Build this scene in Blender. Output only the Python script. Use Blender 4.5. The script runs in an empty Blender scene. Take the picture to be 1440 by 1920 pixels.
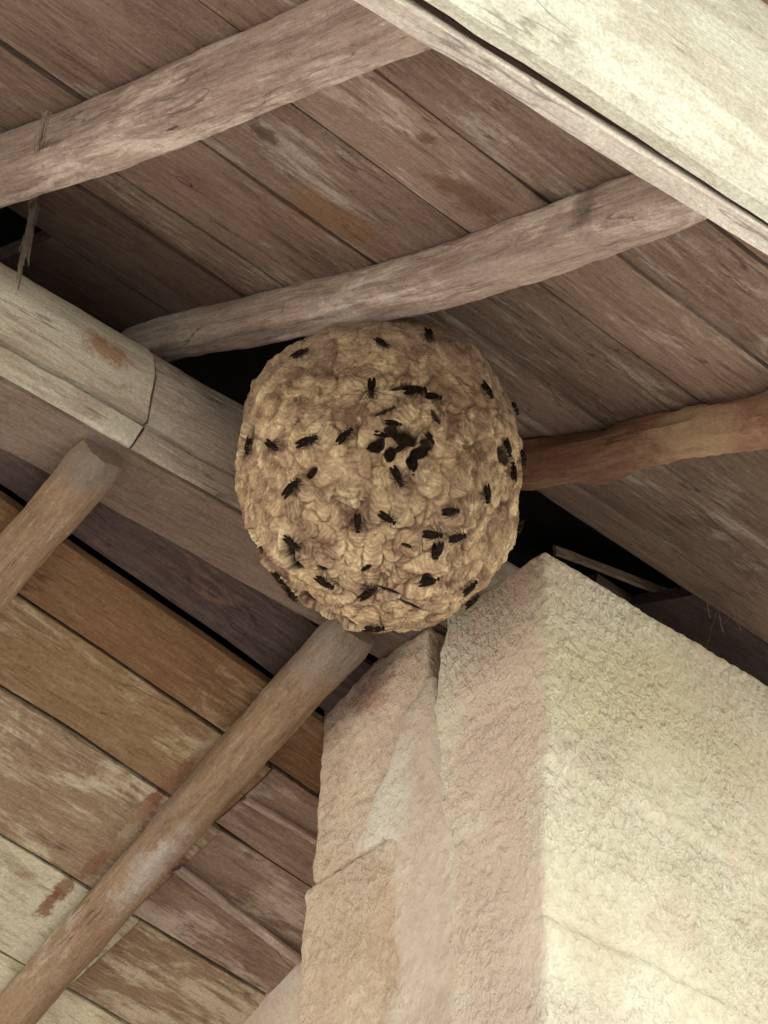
import bpy, bmesh, math, random
import numpy as np
from mathutils import Vector, Matrix, noise
from mathutils.bvhtree import BVHTree

random.seed(7); np.random.seed(7)
scene = bpy.context.scene
COL = scene.collection

# ------------------------------------------------------------------ camera
F = 4840.0                                    # focal length in pixels of the 1440 x 1920 photograph
CAM = Vector((0.0, 0.0, 1.55))
_M = np.stack([np.array(v) / np.linalg.norm(v) for v in
               ((7620., 4440., F), (-5260., 3780., F), (295., -5760., F))], 1)
_U, _S, _V = np.linalg.svd(_M)
RW = _U @ _V                                  # columns: world x, y, z seen from the camera (right, down, forward)
right, down, fwd = (Vector(RW[i]) for i in range(3))
cam_data = bpy.data.cameras.new("camera")
cam = bpy.data.objects.new("camera", cam_data)
COL.objects.link(cam)
rot = Matrix((right, -down, -fwd)).transposed()
cam.matrix_world = Matrix.Translation(CAM) @ rot.to_4x4()
cam_data.sensor_fit = 'HORIZONTAL'
cam_data.sensor_width = 36.0
cam_data.lens = 36.0 * F / 1440.0
cam_data.clip_start = 0.05
cam_data.clip_end = 2000.0
scene.camera = cam

# ------------------------------------------------------------------ world, sun, exposure
SUN_EL, SUN_AZ = math.radians(44), math.radians(72)   # the sun stands behind the roof (direction of +x +y)
world = bpy.data.worlds.new("World"); scene.world = world
world.use_nodes = True
nt = world.node_tree
sky = nt.nodes.new('ShaderNodeTexSky')
sky.sky_type = 'NISHITA'; sky.sun_disc = False
sky.sun_elevation = SUN_EL
sky.sun_rotation = math.radians(90) - SUN_AZ
sky.air_density = 1.0; sky.dust_density = 3.0
nt.links.new(sky.outputs[0], nt.nodes['Background'].inputs[0])
nt.nodes['Background'].inputs[1].default_value = 0.14
sd = bpy.data.lights.new("sun", 'SUN'); sd.energy = 5.0; sd.angle = math.radians(0.5); sd.color = (1.0, 0.96, 0.92)
sun = bpy.data.objects.new("sun", sd); COL.objects.link(sun)
sdir = Vector((math.cos(SUN_EL) * math.cos(SUN_AZ), math.cos(SUN_EL) * math.sin(SUN_AZ), math.sin(SUN_EL)))
sun.rotation_euler = sdir.to_track_quat('Z', 'Y').to_euler()
scene.view_settings.view_transform = 'Standard'
scene.view_settings.look = 'None'
scene.view_settings.gamma = 1.0
scene.view_settings.exposure = 2.2
scene.cycles.max_bounces = 8
scene.cycles.diffuse_bounces = 6

# ------------------------------------------------------------------ geometry helpers
def ray(px, py):
    return right * (px - 720) + down * (py - 960) + fwd * F
def on_x(px, py, x):
    d = ray(px, py); return CAM + d * ((x - CAM.x) / d.x)
def on_y(px, py, y):
    d = ray(px, py); return CAM + d * ((y - CAM.y) / d.y)
def on_z(px, py, z):
    d = ray(px, py); return CAM + d * ((z - CAM.z) / d.z)
def on_slope(px, py, z0, s):                  # plane z = z0 + s (y - 1.98)
    d = ray(px, py)
    t = (z0 + s * (CAM.y - 1.98) - CAM.z) / (d.z - s * d.y)
    return CAM + d * t

def tag(o, label=None, cat=None, group=None, kind=None):
    if kind is None: kind = 'thing'
    if label: o['label'] = label
    if cat: o['category'] = cat
    if group: o['group'] = group
    if kind: o['kind'] = kind
    return o
def mesh_obj(name, verts, faces, mat, parent=None, matrix=None, smooth=True):
    me = bpy.data.meshes.new(name)
    me.from_pydata([tuple(v) for v in verts], [], faces)
    me.update()
    bm = bmesh.new(); bm.from_mesh(me)
    bmesh.ops.recalc_face_normals(bm, faces=bm.faces); bm.to_mesh(me); bm.free()
    if smooth:
        me.polygons.foreach_set('use_smooth', [True] * len(me.polygons))
    if mat: me.materials.append(mat)
    o = bpy.data.objects.new(name, me); COL.objects.link(o)
    if matrix is not None: o.matrix_world = matrix
    if parent is not None:
        o.parent = parent
        o.matrix_parent_inverse = Matrix.Translation(-Vector(parent.location))
    return o
def empty(name, loc):
    o = bpy.data.objects.new(name, None); COL.objects.link(o); o.location = loc
    o.empty_display_size = 0.1
    return o
def nz(p, sc, seed=0.0, oct=3):
    return noise.fractal(Vector((p[0] * sc + seed, p[1] * sc + seed * 1.7, p[2] * sc - seed)), 0.8, 2.1, oct)

# ------------------------------------------------------------------ materials
class NB:
    def __init__(s, name, rough=0.85, spec=0.2):
        s.m = bpy.data.materials.new(name); s.m.use_nodes = True
        s.t = s.m.node_tree; s.b = s.t.nodes['Principled BSDF']
        s.b.inputs['Roughness'].default_value = rough
        s.b.inputs['Specular IOR Level'].default_value = spec
    def n(s, t, **k):
        x = s.t.nodes.new(t)
        for a, v in k.items(): setattr(x, a, v)
        return x
    def l(s, a, b): s.t.links.new(a, b)
    def val(s, sock, v):
        if hasattr(v, 'is_linked') or hasattr(v, 'links'): s.l(v, sock)
        else: sock.default_value = v
    def math(s, op, a, b=0.5, c=None, clamp=False):
        x = s.n('ShaderNodeMath', operation=op); x.use_clamp = clamp
        s.val(x.inputs[0], a); s.val(x.inputs[1], b)
        if c is not None: s.val(x.inputs[2], c)
        return x.outputs[0]
    def vmath(s, op, a, b):
        x = s.n('ShaderNodeVectorMath', operation=op); s.val(x.inputs[0], a); s.val(x.inputs[1], b)
        return x.outputs[1] if op == 'LENGTH' else x.outputs[0]
    def noise(s, vec, scale, detail=4, rough=0.6, dist=0.0):
        x = s.n('ShaderNodeTexNoise'); s.l(vec, x.inputs['Vector'])
        x.inputs['Scale'].default_value = scale; x.inputs['Detail'].default_value = detail
        x.inputs['Roughness'].default_value = rough; x.inputs['Distortion'].default_value = dist
        return x.outputs[0]
    def ramp(s, f, stops):
        x = s.n('ShaderNodeValToRGB'); s.l(f, x.inputs[0]); e = x.color_ramp.elements
        while len(e) < len(stops): e.new(0.5)
        for i, (p, c) in enumerate(stops):
            e[i].position = p; e[i].color = (*c, 1) if len(c) == 3 else c
        return x.outputs[0]
    def step(s, f, a, b):
        x = s.n('ShaderNodeMapRange', interpolation_type='SMOOTHSTEP'); s.l(f, x.inputs[0])
        x.inputs[1].default_value = a; x.inputs[2].default_value = b
        return x.outputs[0]
    def mix(s, f, a, b, mode='MIX'):
        x = s.n('ShaderNodeMix', data_type='RGBA', blend_type=mode)
        s.val(x.inputs[0], f)
        for sock, v in ((x.inputs[6], a), (x.inputs[7], b)):
            if isinstance(v, tuple): sock.default_value = (*v, 1)
            else: s.l(v, sock)
        return x.outputs[2]
    def bump(s, h, strength, dist=0.01, prev=None):
        x = s.n('ShaderNodeBump'); s.l(h, x.inputs['Height'])
        x.inputs['Strength'].default_value = strength; x.inputs['Distance'].default_value = dist
        if prev is not None: s.l(prev, x.inputs['Normal'])
        return x.outputs[0]

def spots(nb, col, items):
    """stains at fixed places: (centre, radii, colour, sharpness, noise scale)"""
    if not items: return col
    geo = nb.n('ShaderNodeNewGeometry').outputs['Position']
    for c, r, cc, sh, ns in items:
        d = nb.vmath('SUBTRACT', geo, tuple(c))
        d = nb.vmath('DIVIDE', d, tuple(r))
        L = nb.vmath('LENGTH', d, (0, 0, 0))
        w = nb.noise(geo, ns, 5, 0.7)
        v = nb.math('ADD', L, nb.math('MULTIPLY', nb.math('SUBTRACT', w, 0.5), 3.2))
        m = nb.math('SUBTRACT', 1.0, nb.step(v, 1 - sh, 1 + sh))
        col = nb.mix(nb.math('MULTIPLY', m, 0.85), col, cc)
    return col

def wood(name, dark, mid, light, pale=None, pale_amt=0.5, stains=(), vary=0.25, bump=0.5, grain=9.0, pscale=5.0):
    nb = NB(name, 0.85, 0.15)
    tc = nb.n('ShaderNodeTexCoord').outputs['Object']
    rnd = nb.n('ShaderNodeObjectInfo').outputs['Random']
    off = nb.n('ShaderNodeCombineXYZ'); nb.l(nb.math('MULTIPLY', rnd, 37.0), off.inputs[0]); nb.l(nb.math('MULTIPLY', rnd, 11.0), off.inputs[1])
    p = nb.vmath('ADD', tc, off.outputs[0])
    pg = nb.vmath('MULTIPLY', p, (1.0, grain, grain))
    g1 = nb.noise(pg, 14, 6, 0.65, 0.6)
    g2 = nb.noise(pg, 45, 4, 0.7)
    bl = nb.noise(nb.vmath('MULTIPLY', p, (0.5, 1.4, 1.4)), pscale, 5, 0.62, 0.3)
    fine = nb.noise(p, 190, 3, 0.8)
    tiny = nb.noise(nb.vmath('MULTIPLY', p, (0.5, 1.0, 1.0)), 520, 2, 0.7)
    f = nb.math('ADD', nb.math('MULTIPLY', g1, 0.42), nb.math('MULTIPLY', bl, 0.34))
    f = nb.math('ADD', f, nb.math('MULTIPLY', g2, 0.24))
    col = nb.ramp(f, [(0.36, dark), (0.5, mid), (0.66, light)])
    if pale:
        pn = nb.noise(nb.vmath('MULTIPLY', nb.vmath('ADD', p, (3.1, 8.7, 1.3)), (0.6, 1.5, 1.5)), pscale * 1.5, 7, 0.72, 0.5)
        pn2 = nb.math('ADD', pn, nb.math('MULTIPLY', nb.math('SUBTRACT', g1, 0.5), 0.35))
        m = nb.step(pn2, 0.66 - pale_amt * 0.3, 0.82 - pale_amt * 0.3)
        col = nb.mix(nb.math('MULTIPLY', m, 0.8), col, pale)
    col = spots(nb, col, stains)
    # dark specks and pores
    sp = nb.step(nb.noise(nb.vmath('MULTIPLY', p, (0.6, 1.0, 1.0)), 55, 3, 0.6), 0.64, 0.75)
    col = nb.mix(nb.math('MULTIPLY', sp, 0.45), col, tuple(c * 0.45 for c in dark))
    cr = nb.noise(nb.vmath('MULTIPLY', p, (0.35, 3.0, 3.0)), 9, 3, 0.5)
    cr = nb.math('ABSOLUTE', nb.math('SUBTRACT', cr, 0.5))
    gate = nb.step(nb.noise(p, 7, 2, 0.5), 0.5, 0.62)
    cr = nb.math('MULTIPLY', nb.math('SUBTRACT', 1.0, nb.step(cr, 0.002, 0.012)), gate)
    col = nb.mix(nb.math('MULTIPLY', cr, 0.6), col, tuple(c * 0.4 for c in dark))
    v = nb.math('ADD', 1 - vary / 2 - 0.40, nb.math('MULTIPLY', rnd, vary))
    v = nb.math('ADD', v, nb.math('MULTIPLY', fine, 0.80))
    v = nb.math('ADD', v, nb.math('MULTIPLY_ADD', tiny, 0.7, -0.35))
    g = nb.n('ShaderNodeCombineColor')
    for i in range(3): nb.l(v, g.inputs[i])
    col = nb.mix(1.0, col, g.outputs[0], 'MULTIPLY')
    nb.l(col, nb.b.inputs['Base Color'])
    h = nb.math('ADD', nb.math('MULTIPLY', g1, 1.0), nb.math('MULTIPLY', g2, 0.35))
    b1 = nb.bump(h, bump, 0.006)
    b2 = nb.bump(fine, bump * 0.5, 0.003, b1)
    nb.l(b2, nb.b.inputs['Normal'])
    return nb.m

def stone(name, cols, green=None, pink=None, bump=0.8, scale=1.0, stains=(), streak=(1, 1, 0.7)):
    nb = NB(name, 0.92, 0.12)
    p = nb.n('ShaderNodeNewGeometry').outputs['Position']
    ps = nb.vmath('MULTIPLY', p, streak)
    big = nb.noise(p, 5 * scale, 5, 0.6, 0.4)
    md = nb.noise(ps, 88 * scale, 3, 0.6, 0.0)
    fi = nb.noise(ps, 260 * scale, 4, 0.7)
    f = nb.math('ADD', nb.math('MULTIPLY', big, 0.55), nb.math('MULTIPLY', md, 0.32))
    rg = nb.math('MULTIPLY_ADD', nb.step(nb.noise(p, 6, 2, 0.5), 0.35, 0.6), 0.55, 0.5)
    md = nb.math('MULTIPLY', md, rg)
    f = nb.math('ADD', f, nb.math('MULTIPLY', fi, 0.13))
    col = nb.ramp(f, [(0.36, cols[0]), (0.5, cols[1]), (0.64, cols[2])])
    if pink:
        m = nb.step(nb.noise(nb.vmath('ADD', p, (5, 2, 9)), 7 * scale, 4, 0.6), 0.48, 0.66)
        col = nb.mix(nb.math('MULTIPLY', m, 0.6), col, pink)
    if green:
        m = nb.step(nb.noise(nb.vmath('ADD', p, (1, 7, 3)), 4.5 * scale, 5, 0.65), 0.48, 0.66)
        col = nb.mix(nb.math('MULTIPLY', m, 0.55), col, green)
    col = spots(nb, col, stains)
    pit = nb.step(nb.noise(p, 42, 3, 0.55), 0.69, 0.76)
    col = nb.mix(nb.math('MULTIPLY', pit, 0.3), col, tuple(c * 0.5 for c in cols[0]))
    nb.l(col, nb.b.inputs['Base Color'])
    b1 = nb.bump(md, bump, 0.014)
    b2 = nb.bump(fi, bump * 0.3, 0.0015, b1)
    nb.l(b2, nb.b.inputs['Normal'])
    return nb.m

def plain(name, c, rough=0.7, spec=0.2, alpha=1.0, var=0.2, sc=80):
    nb = NB(name, rough, spec)
    p = nb.n('ShaderNodeTexCoord').outputs['Object']
    n_ = nb.noise(p, sc, 4, 0.6)
    col = nb.ramp(n_, [(0.3, tuple(x * (1 - var) for x in c)), (0.7, tuple(min(1, x * (1 + var)) for x in c))])
    nb.l(col, nb.b.inputs['Base Color']); nb.b.inputs['Alpha'].default_value = alpha
    return nb.m

# roof planes
ZU, SU = 3.826, 0.37        # upper roof: underside of its boards, z = ZU + SU (y - 1.98)
ZL, SL = 3.578, -0.40       # lower roof beyond the wall plate

def up_pt(px, py): return on_slope(px, py, ZU, SU)
def lo_pt(px, py): return on_slope(px, py, ZL, SL)

ghost = []
_gl = [(400, 1392), (372, 1420), (340, 1448), (312, 1470), (290, 1500), (262, 1532), (235, 1565), (206, 1592), (178, 1620), (120, 1665), (90, 1695)]
for i_, (gx, gy) in enumerate(_gl):
    c_ = [(0.40, 0.31, 0.22), (0.30, 0.20, 0.13), (0.22, 0.12, 0.07), (0.27, 0.15, 0.09), (0.23, 0.10, 0.055), (0.33, 0.21, 0.14)][i_ % 6]
    ghost.append((lo_pt(gx, gy), (0.0105, 0.026, 0.026), c_, 0.35, 70))
ghost.append((lo_pt(45, 1640), (0.010, 0.006, 0.02), (0.36, 0.24, 0.16), 0.6, 70))

M_UP = wood('weathered_brown_boards', (0.115, 0.074, 0.056), (0.24, 0.167, 0.130), (0.34, 0.262, 0.218), (0.45, 0.39, 0.335), 0.5,
            stains=[(up_pt(890, 375), (0.055, 0.02, 0.03), (0.14, 0.08, 0.052), 0.45, 30), (up_pt(500, 255), (0.018, 0.012, 0.02), (0.10, 0.07, 0.05), 0.5, 30),
                    (up_pt(800, 258), (0.012, 0.01, 0.02), (0.12, 0.08, 0.05), 0.5, 30), (up_pt(1030, 375), (0.018, 0.018, 0.02), (0.07, 0.06, 0.055), 0.6, 40),
                    (up_pt(640, 420), (0.06, 0.03, 0.04), (0.25, 0.14, 0.075), 0.6, 12)], vary=0.35)
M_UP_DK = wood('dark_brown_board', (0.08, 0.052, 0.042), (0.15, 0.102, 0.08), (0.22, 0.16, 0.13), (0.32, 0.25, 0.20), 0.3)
M_LO_ORANGE = wood('orange_brown_board', (0.10, 0.052, 0.028), (0.185, 0.105, 0.055), (0.26, 0.165, 0.095), (0.34, 0.26, 0.17), 0.3, stains=ghost)
M_LO_BROWN = wood('brown_board', (0.15, 0.085, 0.045), (0.255, 0.165, 0.095), (0.35, 0.245, 0.155), (0.46, 0.39, 0.27), 0.45, stains=ghost)
M_LO_PALE = wood('flaking_pale_board', (0.16, 0.10, 0.065), (0.28, 0.20, 0.135), (0.40, 0.33, 0.24), (0.55, 0.50, 0.38), 0.6, stains=ghost, pscale=6)
M_LO_WHITE = wood('whitened_board', (0.30, 0.235, 0.165), (0.46, 0.41, 0.30), (0.58, 0.54, 0.41), (0.68, 0.65, 0.51), 0.9, stains=ghost, pscale=6)
M_LO_DARK = wood('dark_shade_board', (0.045, 0.028, 0.027), (0.078, 0.055, 0.052), (0.125, 0.098, 0.095), (0.22, 0.13, 0.07), 0.25)  # bluish dark board, with the shade of its recess put into the colour
M_RAFT = wood('grey_brown_rafter', (0.21, 0.145, 0.12), (0.37, 0.285, 0.245), (0.48, 0.395, 0.345), (0.60, 0.525, 0.465), 0.55, pscale=7,
              stains=[(on_slope(368, 115, ZU - 0.04, SU), (0.0016, 0.008, 0.03), (0.08, 0.04, 0.03), 0.4, 120), (on_slope(350, 155, ZU - 0.06, SU), (0.0016, 0.012, 0.03), (0.16, 0.09, 0.07), 0.4, 120),
                      (on_slope(324, 235, ZU - 0.076, SU), (0.0018, 0.010, 0.03), (0.08, 0.04, 0.03), 0.4, 120), (on_slope(402, 585, ZU - 0.04, SU), (0.0016, 0.008, 0.03), (0.10, 0.06, 0.05), 0.4, 120),
                      (on_slope(1090, 385, ZU - 0.03, SU), (0.05, 0.02, 0.03), (0.16, 0.13, 0.11), 0.6, 25)])
M_RAFT_RED = wood('red_brown_pole', (0.14, 0.068, 0.045), (0.22, 0.12, 0.08), (0.30, 0.18, 0.12), (0.38, 0.27, 0.18), 0.2,
                  stains=[(on_z(1300, 820, 3.62), (0.05, 0.07, 0.05), (0.36, 0.25, 0.16), 0.6, 30)])
M_POLE = wood('tan_brown_pole', (0.17, 0.108, 0.068), (0.28, 0.19, 0.125), (0.36, 0.265, 0.19), (0.48, 0.42, 0.37), 0.35, grain=6,
              stains=[(on_z(205, 860, 3.52), (0.05, 0.05, 0.05), (0.20, 0.165, 0.145), 0.6, 30), (on_z(640, 1200, 3.52), (0.06, 0.07, 0.05), (0.27, 0.23, 0.20), 0.6, 30),
                      (on_z(300, 1640, 3.32), (0.018, 0.08, 0.05), (0.42, 0.38, 0.35), 0.6, 40), (on_z(395, 1490, 3.36), (0.010, 0.12, 0.05), (0.22, 0.17, 0.16), 0.6, 40)])
M_PLATE = wood('pale_grey_timber', (0.36, 0.29, 0.23), (0.58, 0.50, 0.41), (0.70, 0.64, 0.54), (0.80, 0.77, 0.66), 0.8,
               stains=[(on_y(205, 650, 1.98), (0.034, 0.2, 0.018), (0.44, 0.24, 0.13), 0.5, 60)], pscale=6)
M_PLATE_DK = wood('grey_timber', (0.34, 0.275, 0.23), (0.56, 0.485, 0.42), (0.68, 0.61, 0.54), (0.78, 0.73, 0.65), 0.7, pscale=6)
M_BEAM = wood('whitish_beam', (0.50, 0.455, 0.37), (0.60, 0.57, 0.475), (0.68, 0.66, 0.57), (0.72, 0.72, 0.63), 0.7, bump=0.8, pscale=7, grain=4, vary=0.1)
M_BEAM2 = wood('pinkish_grey_batten', (0.46, 0.39, 0.34), (0.63, 0.56, 0.50), (0.72, 0.66, 0.60), (0.78, 0.73, 0.66), 0.6, pscale=7, vary=0.1)
M_VOID = wood('void_shade_black', (0.012, 0.009, 0.008), (0.02, 0.015, 0.013), (0.03, 0.024, 0.02))  # near-black colour stands in for the darkness of the roof void
M_WEB = plain('cobweb_grey', (0.30, 0.24, 0.19), 0.9, 0.1, 0.8, 0.3)

# ------------------------------------------------------------------ ground (setting)
def ground():
    nb = NB('grass_and_soil', 0.95, 0.1)
    p = nb.n('ShaderNodeNewGeometry').outputs['Position']
    f = nb.noise(p, 0.7, 6, 0.65); g = nb.noise(p, 18, 5, 0.7)
    c = nb.ramp(nb.math('ADD', nb.math('MULTIPLY', f, 0.6), nb.math('MULTIPLY', g, 0.4)),
                [(0.35, (0.24, 0.22, 0.15)), (0.5, (0.36, 0.34, 0.27)), (0.68, (0.46, 0.43, 0.37))])
    nb.l(c, nb.b.inputs['Base Color']); nb.l(nb.bump(g, 0.6, 0.02), nb.b.inputs['Normal'])
    S = 600
    o = mesh_obj('ground', [(-S, -S, 0), (S, -S, 0), (S, S, 0), (-S, S, 0)], [(0, 1, 2, 3)], nb.m, smooth=False)
    tag(o, kind='structure')
    nb = NB('cement_floor', 0.8, 0.2)
    p = nb.n('ShaderNodeNewGeometry').outputs['Position']
    f = nb.noise(p, 2.2, 7, 0.65)
    nb.l(nb.ramp(f, [(0.35, (0.20, 0.16, 0.13)), (0.65, (0.30, 0.25, 0.21))]), nb.b.inputs['Base Color'])
    v = []; x0, x1, y0, y1, z0, z1 = -4, 6, 0.7, 6.0, -0.05, 0.12
    for z in (z0, z1):
        v += [(x0, y0, z), (x1, y0, z), (x1, y1, z), (x0, y1, z)]
    f = [(4, 5, 6, 7), (0, 1, 5, 4), (1, 2, 6, 5), (2, 3, 7, 6), (3, 0, 4, 7)]
    o = mesh_obj('floor', v, f, nb.m, smooth=False); tag(o, kind='structure')
ground()
def bounce_wall():  # unseen wall added behind the camera to throw sunlight onto the near faces
    nb = NB('bounce_wall_pale', 0.9, 0.1)
    p = nb.n('ShaderNodeNewGeometry').outputs['Position']
    nb.l(nb.ramp(nb.noise(p, 1.5, 7, 0.65), [(0.3, (0.34, 0.355, 0.32)), (0.7, (0.47, 0.485, 0.455))]), nb.b.inputs['Base Color'])
    v = []
    for y in (-6.3, -6.0):
        v += [(-9, y, -0.1), (9, y, -0.1), (9, y, 4.4), (-9, y, 4.4)]
    o = mesh_obj('bounce_wall', v, [(0, 1, 2, 3), (4, 5, 6, 7), (0, 1, 5, 4), (1, 2, 6, 5), (2, 3, 7, 6), (3, 0, 4, 7)], nb.m, smooth=False)
    tag(o, 'tall pale wall added out of view to bounce sunlight onto the building', 'wall')
bounce_wall()

# ------------------------------------------------------------------ timber builders
def timber(name, p0, p1, prof, mat, n=60, wob=0.002, seed=0, parent=None, wear=0.0, slant=0.0):
    """a sawn or hewn timber from p0 to p1; prof = cross-section polygon [(side, up)...]"""
    p0, p1 = Vector(p0), Vector(p1)
    X = (p1 - p0).normalized(); L = (p1 - p0).length
    Z = Vector((0, 0, 1)); Y = Z.cross(X).normalized(); Z = X.cross(Y)
    mw = Matrix((X, Y, Z)).transposed().to_4x4(); mw.translation = p0
    # refine the profile
    pr = []
    k = len(prof)
    for i in range(k):
        a, b = prof[i], prof[(i + 1) % k]
        m = max(1, int(math.dist(a, b) / 0.012))
        for j in range(m): pr.append((a[0] + (b[0] - a[0]) * j / m, a[1] + (b[1] - a[1]) * j / m))
    k = len(pr); cy = sum(q[0] for q in pr) / k; cz = sum(q[1] for q in pr) / k
    vs, fs = [], []
    for i in range(n + 1):
        x = L * i / n
        sy = nz((x, 0, 0), 2.0, seed) * wob * 2; sz = nz((x, 5, 0), 2.0, seed + 3) * wob * 2
        for (y, z) in pr:
            q = Vector((y - cy, z - cz)); q.normalize()
            d = nz((x * 0.5, y, z), 14, seed) * wob + nz((x, y, z), 45, seed) * wob * 0.5
            d -= wear * max(0.0, nz((x, y, z), 7, seed + 9))
            xs = x + (slant * z if (slant > 0 and i == n) or (slant < 0 and i == 0) else 0.0) * (1 if slant > 0 else -1)
            vs.append((xs, y + sy + q.x * d, z + sz + q.y * d))
    for i in range(n):
        for j in range(k):
            a = i * k + j; b = i * k + (j + 1) % k
            fs.append((a, b, b + k, a + k))
    fs.append(tuple(range(k))); fs.append(tuple(n * k + j for j in reversed(range(k))))
    o = mesh_obj(name, vs, fs, mat, parent, mw)
    shade_edges(o, 35)
    return o
def shade_edges(o, deg):
    me = o.data
    bm = bmesh.new(); bm.from_mesh(me)
    for e in bm.edges:
        if len(e.link_faces) == 2 and e.calc_face_angle(0) > math.radians(deg): e.smooth = False
    bm.to_mesh(me); bm.free()

def chamfer_rect(y0, y1, z0, z1, c=0.004):
    return [(y0 + c, z0), (y1 - c, z0), (y1, z0 + c), (y1, z1 - c), (y1 - c, z1), (y0 + c, z1), (y0, z1 - c), (y0, z0 + c)]

def board(x0, x1, ya, yb, z0, s, mat, slope_head, seed, name='board', parent=None, thick=0.02, cut=None):
    """roof board from x0 to x1; at x = 1.2 its two edges are at world y = ya and yb; underside on the roof plane"""
    h = slope_head
    cs = math.cos(math.atan(s)); sn = math.sin(math.atan(s))
    X = Vector((1, h, s * h)).normalized()
    N = Vector((0, -s, 1)).normalized()
    Y = N.cross(X)
    ym = (ya + yb) / 2
    P0 = Vector((1.2, ym, z0 + s * (ym - 1.98))) + Vector((1, h, s * h)) * (x0 - 1.2)
    L = (x1 - x0) * Vector((1, h, s * h)).length
    w = (yb - ya) / cs / math.sqrt(1 + h * h) * 1.0
    mw = Matrix((X, Y, N)).transposed().to_4x4(); mw.translation = P0
    n = max(8, int(L / 0.04)); vs, fs = [], []
    tz = (random.random() - 0.5) * 0.006
    m = 8
    for i in range(n + 1):
        x = L * i / n
        e0 = -w / 2 + 0.0020 + abs(nz((x, 1, 0), 3, seed)) * 0.0034
        e1 = w / 2 - 0.0020 - abs(nz((x, 2, 0), 3, seed)) * 0.0034
        ring = []
        for j in range(m + 1):
            y = e0 + (e1 - e0) * j / m
            t = abs(2 * j / m - 1)
            b = 0.0022 if j in (0, m) else 0.0
            ring.append((x, y, tz + b + nz((x * 0.4, y, 0), 9, seed) * 0.0016 + t * t * 0.0010 * math.sin(seed)))
        ring += [(x, e1, thick), (x, e0, thick)]
        vs += ring
    k = m + 3
    for i in range(n):
        for j in range(k):
            a = i * k + j; b = i * k + (j + 1) % k
            fs.append((a, b, b + k, a + k))
    fs.append(tuple(range(k))); fs.append(tuple(n * k + j for j in reversed(range(k))))
    o = mesh_obj(name, vs, fs, mat, parent, mw)
    shade_edges(o, 30)
    return o

def pole(name, pts, radii, mat, seed, square=2.0, wz=1.0, label=None, cat='rafter', group=None, caps=0.5, bark=0.0015):
    """bent pole through pts; radii = (half width, half depth) at each point; square = superellipse power"""
    P = [Vector(p) for p in pts]
    # Catmull-Rom resample
    out, rr = [], []
    n = len(P)
    def cr(a, b, c, d, t):
        return 0.5 * ((2 * b) + (c - a) * t + (2 * a - 5 * b + 4 * c - d) * t * t + (3 * b - a - 3 * c + d) * t ** 3)
    for i in range(n - 1):
        a = P[max(i - 1, 0)] if i else P[0] * 2 - P[1]; d = P[i + 2] if i + 2 < n else P[-1] * 2 - P[-2]
        m = max(3, int((P[i + 1] - P[i]).length / 0.012))
        for j in range(m):
            t = j / m; out.append(cr(a, P[i], P[i + 1], d, t))
            rr.append((radii[i][0] * (1 - t) + radii[i + 1][0] * t, radii[i][1] * (1 - t) + radii[i + 1][1] * t))
    out.append(P[-1]); rr.append(radii[-1])
    X0 = (P[-1] - P[0]).normalized(); Y0 = Vector((0, 0, 1)).cross(X0).normalized(); Z0 = X0.cross(Y0)
    mw = Matrix((X0, Y0, Z0)).transposed().to_4x4(); mw.translation = P[0]
    inv = mw.inverted()
    k = 36; vs, fs = [], []
    N = len(out)
    for i, p in enumerate(out):
        T = (out[min(i + 1, N - 1)] - out[max(i - 1, 0)]).normalized()
        Y = Vector((0, 0, 1)).cross(T).normalized(); Z = T.cross(Y)
        e = 1.0
        de = min(i, N - 1 - i)
        if de < 3: e = (0.80, 0.93, 0.98)[de]
        for j in range(k):
            a = 2 * math.pi * j / k
            c, s_ = math.cos(a), math.sin(a)
            r = (abs(c) ** square + abs(s_) ** square) ** (-1 / square)
            d = nz((i * 0.012 * 0.5, c * 0.1 + seed, s_ * 0.1), 16, seed) * bark * 2 + nz((i * 0.012, c * 0.03, s_ * 0.03), 60, seed) * bark * 0.7
            q = p + Y * (c * (rr[i][0] * r * e + d)) + Z * (s_ * (rr[i][1] * r * e + d))
            vs.append(inv @ q)
    for i in range(N - 1):
        for j in range(k):
            a = i * k + j; b = i * k + (j + 1) % k
            fs.append((a, b, b + k, a + k))
    fs.append(tuple(range(k))); fs.append(tuple((N - 1) * k + j for j in reversed(range(k))))
    o = mesh_obj(name, vs, fs, mat, None, mw)
    shade_edges(o, 50)
    tag(o, label, cat, group)
    return o

# ------------------------------------------------------------------ roofs
HD = math.tan(math.radians(3.6))
def off(p, h=HD): return p.y - h * (p.x - 1.2)
def seam_y(a, b, fn, h=HD):
    A, B = fn(*a), fn(*b); return (off(A, h) + off(B, h)) / 2
sU = [seam_y((1160, 480), (1440, 690), up_pt), seam_y((1010, 540), (1330, 760), up_pt),
      (seam_y((1249, 880), (1440, 1015), up_pt) + seam_y((375, 265), (685, 480), up_pt)) / 2, seam_y((240, 340), (520, 530), up_pt),
      seam_y((1040, 950), (1340, 1140), up_pt)]
print('upper seams', sU, seam_y((700, 130), (1010, 370), up_pt), seam_y((545, 190), (855, 430), up_pt), 'H', seam_y((110, 0), (290, 135), up_pt), seam_y((0, 75), (140, 195), up_pt))
up = empty('roof_slope', (1.2, 1.3, 3.6))
tag(up, 'underside of the roof slope over the bent grey rafters, made of wide brown boards', 'roof')
ys = [sU[0] - 0.135 * k for k in range(6, 0, -1)] + sU
XJ = 0.985
for i in range(len(ys) - 1):
    board(XJ, 5.0, ys[i], ys[i + 1], ZU, SU, M_UP, HD, 3.1 * i + 1, parent=up)
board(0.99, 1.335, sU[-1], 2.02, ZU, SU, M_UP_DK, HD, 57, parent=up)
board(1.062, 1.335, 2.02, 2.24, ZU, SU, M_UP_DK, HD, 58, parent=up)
hL = HD
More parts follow.
